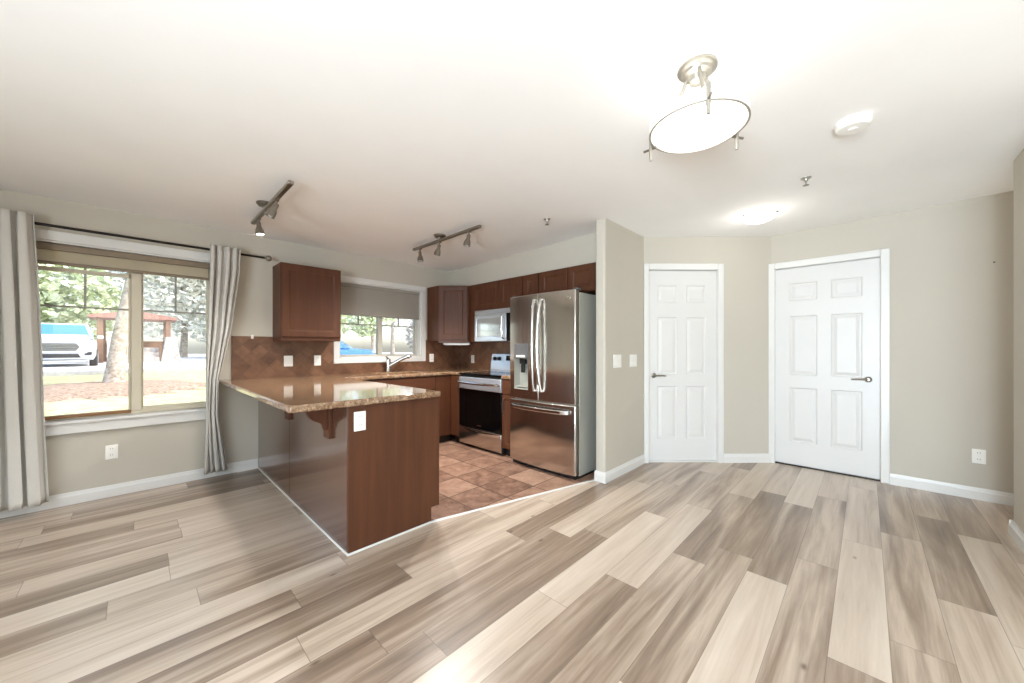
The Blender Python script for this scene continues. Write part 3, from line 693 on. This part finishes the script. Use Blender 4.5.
for kx in (.08, .165, .595, .68):
    b = MB(); b.m = mv(kx, .552, 1.085) @ Matrix.Rotation(PI/2+.16, 4, 'X'); b.lathe([(0, 0), (.026, 0), (.024, .022), (.018, .026), (0, .026)], 20); b.build('control_knob', M['blackmat'], bgd, smooth=True)

# ---------------------------------------------------------------- microwave
t = thing('microwave', 'stainless over-the-range microwave below the cherry cabinet', 'microwave', (3.075, 3.655, 1.305), FACE_F)
b = MB(); b.box(0, .755, .02, .385, 0.004, .40); b.build('microwave_body', M['steelside'], t, bevel=.003)
b = MB(); b.box(0, .755, 0, .022, .345, .40)
b.build('vent_grille', M['steelglare'], t, bevel=.003)
b = MB(); b.panels(.575, .335, .024, [(.035, .055, .50, .295)], [(.004, .003), (.006, .003)]); b.m = Matrix.Identity(4); md = b.build('microwave_door', M['steelglare'], t, bevel=.003); md.location = (0, -.004, .005)
b = MB(); b.box(.042, .493, .0005, .003, .062, .288); b.build('door_window', M['glareglass'], md)
b = MB(); b.tube([(.54, .0, .03), (.54, -.035, .05), (.54, -.042, .165), (.54, -.035, .29), (.54, .0, .31)], .010, 10); b.build('door_handle', M['chrome'], md, smooth=True)
b = MB(); b.box(.58, .755, 0, .022, .005, .34); b.build('control_panel', M['black'], t, bevel=.003)

# ---------------------------------------------------------------- outlets and switches
def plate(name, label, cat, loc, rot, kind='outlet', gang=1, w=.072, h=.116):
    t = thing(name, label, cat, loc, rot); W_ = w + .046*(gang-1)
    b = MB(); b.box(-W_/2, W_/2, -.006, 0, -h/2, h/2); b.build('cover_plate', M['plast'], t, bevel=.003)
    for g in range(gang):
        cx_ = (g-(gang-1)/2)*.046
        if kind == 'outlet':
            for s_ in (-1, 1):
                b = MB(); b.m = mv(cx_, 0, s_*.026); b.prism([(-.016, -.012), (-.010, -.019), (.010, -.019), (.016, -.012), (.016, .012), (.010, .019), (-.010, .019), (-.016, .012)], -.0085, -.004, 'y'); rc = b.build('receptacle', M['plast'], t)
                b = MB(); b.box(cx_-.008, cx_-.005, -.0092, -.008, s_*.026-.002, s_*.026+.009); b.box(cx_+.005, cx_+.008, -.0092, -.008, s_*.026-.002, s_*.026+.009); b.build('socket_slot', M['slot'], rc)
        else:
            b = MB(); b.prism([(-.036, -.006), (-.036, -.011), (0, -.008), (.036, -.006)] if False else [(-.006, -.034), (-.011, -.034), (-.0075, 0), (-.0085, .034), (-.006, .034)], cx_-.016, cx_+.016, 'x'); b.build('switch_rocker', M['plast'], t, bevel=.001)
    return t
plate('wall_outlet', 'white outlet low on the beige wall below the living room window', 'outlet', (-.138, WY, .366), FACE_W)
plate('wall_switch_plate', 'white plate on the tiles below the left wall cabinet, farther from the window', 'light switch', (1.143, WY-.012, 1.085), FACE_W, 'switch', 1, w=.085)
plate('wall_outlet', 'white outlet on the tiles just left of the kitchen window', 'outlet', (1.433, WY-.012, 1.085), FACE_W)
plate('wall_outlet', 'white outlet on the tiles right of the kitchen window', 'outlet', (2.945, WY-.012, 1.085), FACE_W)
plate('wall_outlet', 'white outlet on the tiles left of the range', 'outlet', (FX-.012, 4.157, 1.065), FACE_F)
plate('wall_outlet', 'white outlet on the end panel of the peninsula', 'outlet', (.940, 2.19, .783), FACE_W)
plate('wall_switch_plate', 'white double switch on the narrow wall, nearer the fridge', 'light switch', (3.19, SY, 1.10), FACE_W, 'switch', 2, w=.105, h=.125)
plate('wall_switch_plate', 'white single switch on the narrow wall, nearer the white door', 'light switch', (3.52, SY, 1.097), FACE_W, 'switch', 2, w=.105, h=.125)
plate('wall_outlet', 'white outlet low on the right wall past the entry door', 'outlet', (RX, -.653, .35), FACE_F)
t = thing('adhesive_hook', 'tiny white hook at the top edge of the tile backsplash', 'hook', (.822, WY-.012, 1.338), FACE_W)
b = MB(); b.box(-.012, .012, -.005, 0, -.02, .02); b.build('hook_plate', M['plast'], t, bevel=.003)
b = MB(); b.tube([(0, -.004, .0), (0, -.016, -.006), (0, -.020, .004)], .003, 8); b.build('hook_arm', M['plast'], t, smooth=True)
t = thing('wall_nail', 'small nail in the bare right wall above the outlet', 'nail', (RX, -.727, 1.897), FACE_F)
b = MB(); b.tube([(0, .01, 0), (0, -.015, .004)], .003, 8); b.tube([(0, -.015, .004), (0, -.018, .005)], .006, 10); b.build('nail_shank', M['greyplast'], t)

# ---------------------------------------------------------------- ceiling fixtures
def spot(parent, y, tilt, yawd, mat=None, glow=False):
    h = MB(); h.tube([(0, y, -.006), (0, y, -.045)], .008, 10); h.box(-.014, .014, y-.02, y+.02, -.022, -.004); h.build('spot_stem', M['nickel'], parent, smooth=False)
    c = MB(); R_ = mv(0, y, -.05) @ rz(yawd) @ Matrix.Rotation(tilt, 4, 'X'); c.m = R_
    c.lathe([(0, .012), (.014, .010), (.018, 0), (.018, -.03), (.030, -.06), (.034, -.10), (.031, -.10), (.027, -.06), (0, -.055)], 20)
    hd = c.build('spot_head', M['nickel'], parent, smooth=True)
    g = MB(); g.m = R_; g.lathe([(0, -.088), (.030, -.088), (.031, -.094), (0, -.096)], 20); g.build('spot_lens', M['spotglow'] if glow else M['lamp'], hd, smooth=True)
def track(label, x, y0, y1, yc, heads, watt):
    zc = HZ((y0+y1)/2); t = thing('track_light', label, 'ceiling light', (x, 0, zc-.055))
    sl = HG
    b = MB(); b.box(-.016, .016, y0, y1, -.012, .012); b.build('track_bar', M['nickel'], t, bevel=.004)
    b = MB(); b.lathe([(0, .055+.02), (.062, .055+.02), (.062, .045), (.05, .032), (.014, .028), (.012, .008), (0, .008)], 26, (0, yc, 0)); b.build('canopy', M['nickel'], t, smooth=True)
    for hy_, ti, ya, gl in heads:
        spot(t, hy_, ti, ya, glow=gl)
        dr_ = rz(ya) @ Matrix.Rotation(ti, 4, 'X') @ Vector((0, 0, -1))
        lo = light('track_spot_beam', 'SPOT', Vector((x, hy_, zc-.105)) + dr_*.10, watt, (1, .97, .93), shadow_soft_size=.03, spot_size=2.3, spot_blend=.8)
        lo.rotation_euler = dr_.to_track_quat('-Z', 'Y').to_euler()
    return t
track('brushed nickel track light near the living room window', .722, 2.748, 3.89, 3.45, [(3.68, -.18, .5, True), (3.12, .45, 1.2, False)], 24)
track('brushed nickel track light over the kitchen sink side', 2.18, 2.513, 3.655, 3.15, [(3.53, -.1, .4, False), (3.16, .25, .6, False), (2.68, .2, 1.0, False)], 66)
# pendant style semi-flush light
PX, PY = 1.68, .521; PZ = HZ(PY); R_ = .190; rz_ = 2.162 - PZ
t = thing('semi_flush_light', 'large round white glass ceiling light on three arms', 'ceiling light', (PX, PY, PZ))
b = MB(); b.lathe([(0, .01), (.078, .01), (.078, -.008), (.070, -.016), (.060, -.018), (.056, -.028), (.036, -.036), (.03, -.06), (.012, -.064), (0, -.066)], 36); b.build('canopy', M['satin'], t, smooth=True)
bowl = MB(); bowl.lathe([(R_-.004, rz_+.052), (R_+.002, rz_+.045), (R_+.002, rz_+.002), (R_-.006, rz_+.002), (R_-.006, rz_+.046)], 56, caps=False); bowl.build('shade_band', M['bandglass'], t, smooth=True)
bowl = MB(); bowl.lathe([(R_-.008, rz_+.006), (.17, rz_-.012), (.11, rz_-.022), (.05, rz_-.026), (0.001, rz_-.027)], 56, caps=False); bowl.build('glass_bowl', M['whiteglass'], t, smooth=True)
b = MB(); b.lathe([(R_-.003, rz_-.0015), (R_+.004, rz_-.0015), (R_+.004, rz_+.002), (R_-.003, rz_+.002), (R_-.003, rz_-.0015)], 56, caps=False); b.build('rim_ring', M['satin'], t, smooth=True)
for a in (208, 328, 88):
    a = math.radians(a); cx_, sy_ = math.cos(a), math.sin(a)
    b = MB(); b.tube([(.045*cx_, .045*sy_, -.03), (.06*cx_, .06*sy_, -.07), (.12*cx_, .12*sy_, rz_+.09), ((R_+.014)*cx_, (R_+.014)*sy_, rz_+.055), ((R_+.016)*cx_, (R_+.016)*sy_, rz_-.01), ((R_+.016)*cx_, (R_+.016)*sy_, rz_-.06)], [.008, .008, .008, .0085, .0085, .006], 10); arm = b.build('lamp_arm', M['satin'], t, smooth=True)
    b = MB(); b.tube([((R_-.01)*cx_, (R_-.01)*sy_, rz_-.006), ((R_+.05)*cx_, (R_+.05)*sy_, rz_-.006)], .0055, 10); b.build('thumb_screw', M['nickel'], arm, smooth=True)
light('semi_flush_bulb', 'POINT', (PX, PY, PZ-.14), .4, (1, .98, .95), shadow_soft_size=.05)
# flush dome
fx_, fy_ = 3.87, .69; fz = HZ(fy_)
t = thing('flush_ceiling_light', 'shallow white glass dome light in front of the two doors', 'ceiling light', (fx_, fy_, fz))
b = MB(); b.lathe([(0, .01), (.115, .01), (.12, -.012), (.11, -.018), (0, -.018)], 40); b.build('lamp_base', M['satin'], t, smooth=True)
b = MB(); b.lathe([(.135, -.016), (.13, -.03), (.105, -.055), (.06, -.072), (.001, -.08)], 44, caps=False); b.build('glass_dome', M['domeglass'], t, smooth=True)
for a in (30, 150, 270):
    a = math.radians(a-10); b = MB(); b.tube([(.118*math.cos(a), .118*math.sin(a), -.022), (.150*math.cos(a), .150*math.sin(a), -.022)], .007, 10); b.build('dome_clip', M['nickel'], t, smooth=True)
light('flush_bulb', 'POINT', (fx_, fy_, fz-.13), 1.8, (1, .95, .88), shadow_soft_size=.1)
light('corridor_fill', 'POINT', (4.37, -2.3, 1.7), 11, (1, .97, .93), shadow_soft_size=.12)  # added point light without a fixture, lifts the right wall and ceiling
# smoke detector
t = thing('smoke_detector', 'round white smoke detector on the ceiling', 'smoke detector', (2.66, .05, HZ(.05)))
b = MB(); b.lathe([(0, .006), (.078, .006), (.078, -.010), (.074, -.030), (.062, -.040), (0, -.042)], 36); b.build('detector_body', M['plast'], t, smooth=True)
b = MB(); b.lathe([(0, -.041), (.02, -.041), (.018, -.046), (0, -.047)], 20); b.build('test_button', M['plast'], t, smooth=True)
def sprinkler(label, x, y):
    t = thing('sprinkler_head', label, 'sprinkler', (x, y, HZ(y)))
    b = MB(); b.lathe([(0, .004), (.032, .004), (.030, -.004), (.014, -.008), (.010, -.022), (0, -.022)], 22); b.build('escutcheon', M['satin'], t, smooth=True)
    b = MB(); b.tube([(-.009, 0, -.02), (-.013, 0, -.034), (0, 0, -.05)], .0025, 8); b.tube([(.009, 0, -.02), (.013, 0, -.034), (0, 0, -.05)], .0025, 8); b.lathe([(0, -.05), (.018, -.051), (.018, -.053), (0, -.054)], 18); b.build('deflector', M['nickel'], t)
sprinkler('small sprinkler head on the ceiling in front of the fridge', 2.611, 2.088)
sprinkler('small sprinkler head on the ceiling near the dome light', 3.302, .305)

# ---------------------------------------------------------------- outdoors
def gz(y):   # ground height: gentle rise away from the house
    return .02 + .5*max(0, min(1, (y-9)/11))
b = MB(); rows = [4.7, 9, 12, 14, 16, 17.2]
b.ring_loft([[(-16, y, gz(y)), (26, y, gz(y))] for y in rows], caps=False, closed=False)
lw = b.build('lawn', M['lawn'], thick=.02); struct(lw, 'pale sunlit lawn')
b = MB(); b.box(-16, 26, 17.2, 17.7, .2, gz(17.2)+.14); struct(b.build('kerb', M['curb'], bevel=.03), 'grey concrete kerb')
b = MB(); b.ring_loft([[(-30, y, gz(20)), (50, y, gz(20))] for y in (17.7, 60)], caps=False, closed=False); struct(b.build('driveway', M['asphalt'], thick=.02), 'pale driveway')
# mulch bed round the tree
TX, TY = -.36, 14.0
def mulch_bed():
    b = MB(); n = 40; rings = []
    rnd = random.Random(2); wob = [1+.12*math.sin(3*k)+.06*rnd.uniform(-1, 1) for k in range(n)]
    for f, h in ((1, 0), (.85, .05), (.5, .09), (.02, .12)):
        rings.append([(TX-.2+1.9*f*wob[k]*math.cos(2*PI*k/n), TY-.7+1.7*f*wob[k]*math.sin(2*PI*k/n), gz(TY-.7+1.7*f*math.sin(2*PI*k/n))+.012+h) for k in range(n)])
    b.ring_loft(rings, caps=True); return b.build('mulch_bed', M['mulch'], smooth=True)
tag(mulch_bed(), 'round bed of brown wood chips about the tree trunk on the lawn', 'mulch', kind='stuff')
def leaves(b, c, rad, n, size, rnd):
    for _ in range(n):
        while True:
            p = Vector((rnd.uniform(-1, 1), rnd.uniform(-1, 1), rnd.uniform(-1, 1)))
            if .25 < p.length < 1: break
        q = Vector((c[0]+p.x*rad[0], c[1]+p.y*rad[1], c[2]+p.z*rad[2]))
        a = Vector((rnd.uniform(-1, 1), rnd.uniform(-1, 1), rnd.uniform(-.6, .6))).normalized(); d = a.cross(Vector((rnd.uniform(-1, 1), rnd.uniform(-1, 1), rnd.uniform(-1, 1)))).normalized()
        s_ = size*rnd.uniform(.6, 1.3)
        b.f([b.v(q-a*s_), b.v(q+d*s_*.5), b.v(q+a*s_), b.v(q-d*s_*.5)])
def tree(label, x, y, hgt, trunk_r, crowns, n, size, mat, seed, z0=None, cat='tree', name='broadleaf_tree', lean=0):
    rnd = random.Random(seed); g = gz(y) if z0 is None else z0
    t = thing(name, label, cat, (x, y, g)); b = MB()
    pts = [(lean*f*hgt + .06*math.sin(f*5+seed), .05*math.cos(f*4+seed), -.1+f*hgt) for f in [i/8 for i in range(9)]]
    b.tube(pts, [trunk_r*(1.35 if i == 0 else 1.1-.07*i) for i in range(9)], 14)
    for cr in crowns:
        p = pts[5]; b.tube([p, (p[0]*.5+cr[0]*.5, p[1]*.5+cr[1]*.5, p[2]*.6+cr[2]*.4), (cr[0], cr[1], cr[2])], [trunk_r*.5, trunk_r*.3, trunk_r*.1], 8)
    b.build('trunk', M['bark'], t, smooth=True)
    b = MB()
    for cr in crowns: leaves(b, cr[:3], cr[3:], n, size, rnd)
    b.build('foliage', mat, t)
    return t
# the near trunk stands on the lawn, its crown above the window
tree('thick pale-barked tree trunk standing on the lawn outside the window', TX, TY, 5.6, .17, [(-1.2, .4, 4.6, 2.2, 1.6, 1.1), (1.6, .2, 5.0, 2.4, 1.8, 1.2), (.2, -.8, 5.6, 2.0, 1.6, 1.2)], 900, .12, M['leaf'], 4, lean=.10)
tree('leafy green tree behind the parked white car', -5.2, 33, 7, .25, [(-1.5, 0, 4.2, 4.2, 2.2, 3.4), (2.0, -.5, 3.4, 2.8, 2.0, 2.6), (0, .5, 6.5, 4, 2.4, 3)], 2600, .26, M['leaf'], 11, z0=.5)
tree('pale green tree behind the timber shelter', 2.6, 38, 7, .22, [(-1.5, 0, 4.8, 3.4, 2.4, 3.4), (2.5, 0, 4.2, 3.4, 2.4, 3.4), (0, 0, 7.2, 4, 2.4, 2.6)], 2200, .26, M['leafwashed'], 12, z0=.5)
tree('broad green tree right of the timber shelter', 7.4, 31, 7, .24, [(-1.2, 0, 4.6, 3.0, 2.4, 3.2), (2.0, 0, 3.8, 3.2, 2.4, 3.2), (0.4, 0, 7, 3.6, 2.4, 2.6)], 2200, .25, M['leaf'], 13, z0=.5)
tree('bushy low shrub right of the shelter pillar', 3.9, 25.5, 1.6, .06, [(0, 0, 1.0, 1.3, 1.0, 1.0), (1.4, .2, .9, 1.2, 1.0, .9)], 1200, .10, M['leafgrey'], 14, z0=.5, cat='shrub', name='garden_shrub')
tree('slender tree seen in the left pane of the kitchen window', 12.6, 27, 7, .14, [(-.6, 0, 2.6, 1.2, 1.0, 1.0), (.6, 0, 4.0, 1.6, 1.2, 1.6), (-.2, 0, 5.6, 1.8, 1.2, 1.6)], 700, .18, M['leaf'], 15, z0=.5)
tree('bare twiggy tree filling the right pane of the kitchen window', 11.5, 17, 5.5, .14, [(-.2, 0, 1.6, 1.5, 1.2, 1.5), (.6, 0, 3.0, 1.8, 1.2, 1.6), (.2, 0, 4.6, 1.8, 1.2, 1.4)], 2000, .09, M['leafgrey'], 16, z0=.3, name='bare_tree')
tree('distant pale tree behind the blue car', 19, 36, 8, .2, [(-2, 0, 5.5, 3.0, 2, 2.6), (2, 0, 4.0, 3.0, 2, 2.6)], 900, .26, M['leafwashed'], 17, z0=.5)

# timber shelter with stone pillar
t = thing('timber_shelter', 'timber entry shelter with red-brown roof across the driveway', 'shelter', (.0, 27.6, gz(27)))
b = MB(); b.prism([(-1.6, 2.2), (-1.6, 2.32), (0, 2.62), (1.55, 2.32), (1.55, 2.2)], -1.2, 1.4, 'y'); b.build('roof', M['roofwood'], t)
for x in (-1.2, 1.2):
    for y in (-1.0, 1.2):
        b = MB(); b.box(x-.1, x+.1, y-.1, y+.1, 0, 2.22); b.build('post', M['timber'], t, bevel=.01)
b = MB(); b.box(-1.15, 1.15, 1.15, 1.25, 0, 1.1); b.build('back_wall', M['timber'], t)
b = MB(); b.prism([(.9, 0), (1.7, 0), (1.5, 1.3), (1.1, 1.3)], -1.3, -.7, 'y'); b.build('stone_pillar', M['stone'], t, bevel=.02)
b = MB(); b.box(-.6, .85, -1.4, -1.05, 0, .25); b.box(-.6, .85, -1.05, -.7, 0, .5); b.box(-.6, .85, -.7, -.4, 0, .75); b.build('stone_steps', M['stone'], t)
# fence beside the car
t = thing('board_fence', 'pale board fence between the white car and the shelter', 'fence', (-.95, 25.9, gz(26)))
for k in range(4):
    b = MB(); x = k*.17; b.box(x, x+.14, 0, .03, 0, 1.3+.03*(k % 2)); b.build('fence_board', M['fence'], t)
for z in (.3, .95):
    b = MB(); b.box(-.02, .68, .03, .08, z, z+.1); b.build('fence_rail', M['fence'], t)

def car(name, label, paint, loc, rot):
    """length along y, nose at y=0 looking to -y, centred on x"""
    t = thing(name, label, 'car', loc, rot); b = MB()
    # body: stations along the length (y, half width, z bottom, z shoulder, crown)
    st = [(0.0, .70, .42, .80, .86), (.08, .84, .30, .92, .98), (.35, .92, .26, .98, 1.05), (1.0, .94, .26, 1.02, 1.10), (1.35, .95, .26, 1.05, 1.13), (2.6, .95, .26, 1.06, 1.12), (3.9, .94, .27, 1.08, 1.14), (4.4, .88, .34, 1.04, 1.10), (4.5, .78, .45, .92, .98)]
    rings = []
    for y, w, zb, zs_, zc in st:
        rings.append([(-w*.92, y, zb), (-w, y, zb+.18), (-w, y, zs_-.12), (-w*.93, y, zs_), (-w*.5, y, zc), (w*.5, y, zc), (w*.93, y, zs_), (w, y, zs_-.12), (w, y, zb+.18), (w*.92, y, zb)])
    b.ring_loft(rings); b.build('body', paint, t, bevel=.02, smooth=True)
    b = MB(); gh = [(1.25, .84, 1.10, 1.12), (2.1, .72, 1.10, 1.68), (2.6, .70, 1.10, 1.74), (3.6, .70, 1.10, 1.72), (4.35, .76, 1.08, 1.16)]
    b.ring_loft([[(-.86 if zt < 1.3 else -.85, y, zb), (-w, y, zt-.03), (-w*.85, y, zt), (w*.85, y, zt), (w, y, zt-.03), (.86 if zt < 1.3 else .85, y, zb)] for y, w, zb, zt in gh]); b.build('roof', paint, t, bevel=.02, smooth=True)
    def pane(nm, q, th=.012):
        b = MB(); n = (Vector(q[1])-Vector(q[0])).cross(Vector(q[-1])-Vector(q[0])).normalized()*th
        A = [Vector(p)+n for p in q]; B_ = [Vector(p)-n for p in q]; b.ring_loft([A, B_]); return b.build(nm, M['carglass'], t)
    pane('windshield', [(-.76, 1.33, 1.155), (.76, 1.33, 1.155), (.62, 2.06, 1.655), (-.62, 2.06, 1.655)])
    for s_ in (-1, 1):
        pane('side_window', [(s_*.85, 1.75, 1.16), (s_*.85, 2.75, 1.16), (s_*.745, 2.72, 1.60), (s_*.755, 2.12, 1.56)], .015)
        pane('side_window', [(s_*.85, 2.82, 1.16), (s_*.85, 3.75, 1.16), (s_*.745, 3.55, 1.60), (s_*.745, 2.80, 1.60)], .015)
        b = MB(); b.prism([(s_*.50, .80), (s_*.86, .86), (s_*.88, .98), (s_*.55, .92)], -.0, .16, 'y'); b.build('headlight', M['lamp'], t, bevel=.01)
        b = MB(); b.prism([(s_*.62, .44), (s_*.82, .46), (s_*.82, .58), (s_*.66, .56)], -.01, .14, 'y'); b.build('fog_lamp', M['rubber'], t, bevel=.01)
        b = MB(); b.box(min(s_*.95, s_*1.13), max(s_*.95, s_*1.13), 1.55, 1.68, 1.10, 1.24); b.build('side_mirror', paint, t, bevel=.03)
        for y in (.92, 3.62):
            b = MB(); b.m = mv(s_*.86, y, .35) @ Matrix.Rotation(PI/2, 4, 'Y'); b.lathe([(.18, -.11), (.32, -.11), (.35, -.07), (.35, .07), (.32, .11), (.18, .11)], 26, caps=True); wl = b.build('wheel', M['rubber'], t, smooth=True)
            b = MB(); b.m = mv(s_*.86, y, .35) @ Matrix.Rotation(PI/2, 4, 'Y'); b.lathe([(0, s_*.118), (.20, s_*.118), (.22, s_*.108), (.22, s_*.08), (0, s_*.08)], 18); b.build('rim', M['lamp'], wl, smooth=True)
    b = MB(); b.prism([(-.44, .62), (.44, .62), (.52, .76), (.44, .90), (-.44, .90), (-.52, .76)], -.035, .08, 'y'); g_ = b.build('grille', M['greyplast'], t, bevel=.01)
    b = MB()
    for k in range(4): b.box(-.46, .46, -.045, -.03, .66+k*.06, .68+k*.06)
    b.build('grille_bar', M['chrome'], g_)
    b = MB(); b.prism([(-.55, .36), (.55, .36), (.48, .50), (-.48, .50)], -.03, .1, 'y'); b.build('lower_intake', M['rubber'], t, bevel=.01)
    b = MB(); b.box(-.7, .7, -.02, .1, .52, .60); b.build('bumper', paint, t, bevel=.02)
    return t
car('white_car', 'white car parked facing the living room window', M['carwhite'], (-1.98, 21.2, gz(21)), .05)
car('blue_car', 'blue car parked beyond the kitchen window', M['carblue'], (8.9, 18.6, .12), 1.05)

# ---------------------------------------------------------------- repeats of a kind share a group
GROUPS = {'wall_outlet': 'white wall outlets', 'wall_switch_plate': 'white switch plates', 'wall_cabinet': 'cherry wood wall cabinets', 'track_light': 'track lights on the kitchen ceiling',
          'sprinkler_head': 'sprinkler heads on the ceiling', 'curtain': 'pleated curtains at the living room window', 'granite_countertop': 'granite countertops', 'broadleaf_tree': 'trees outside the windows'}
for o in sc.objects:
    if o.parent is None and o.get('label') and o.name.split('.')[0] in GROUPS: o['group'] = GROUPS[o.name.split('.')[0]]
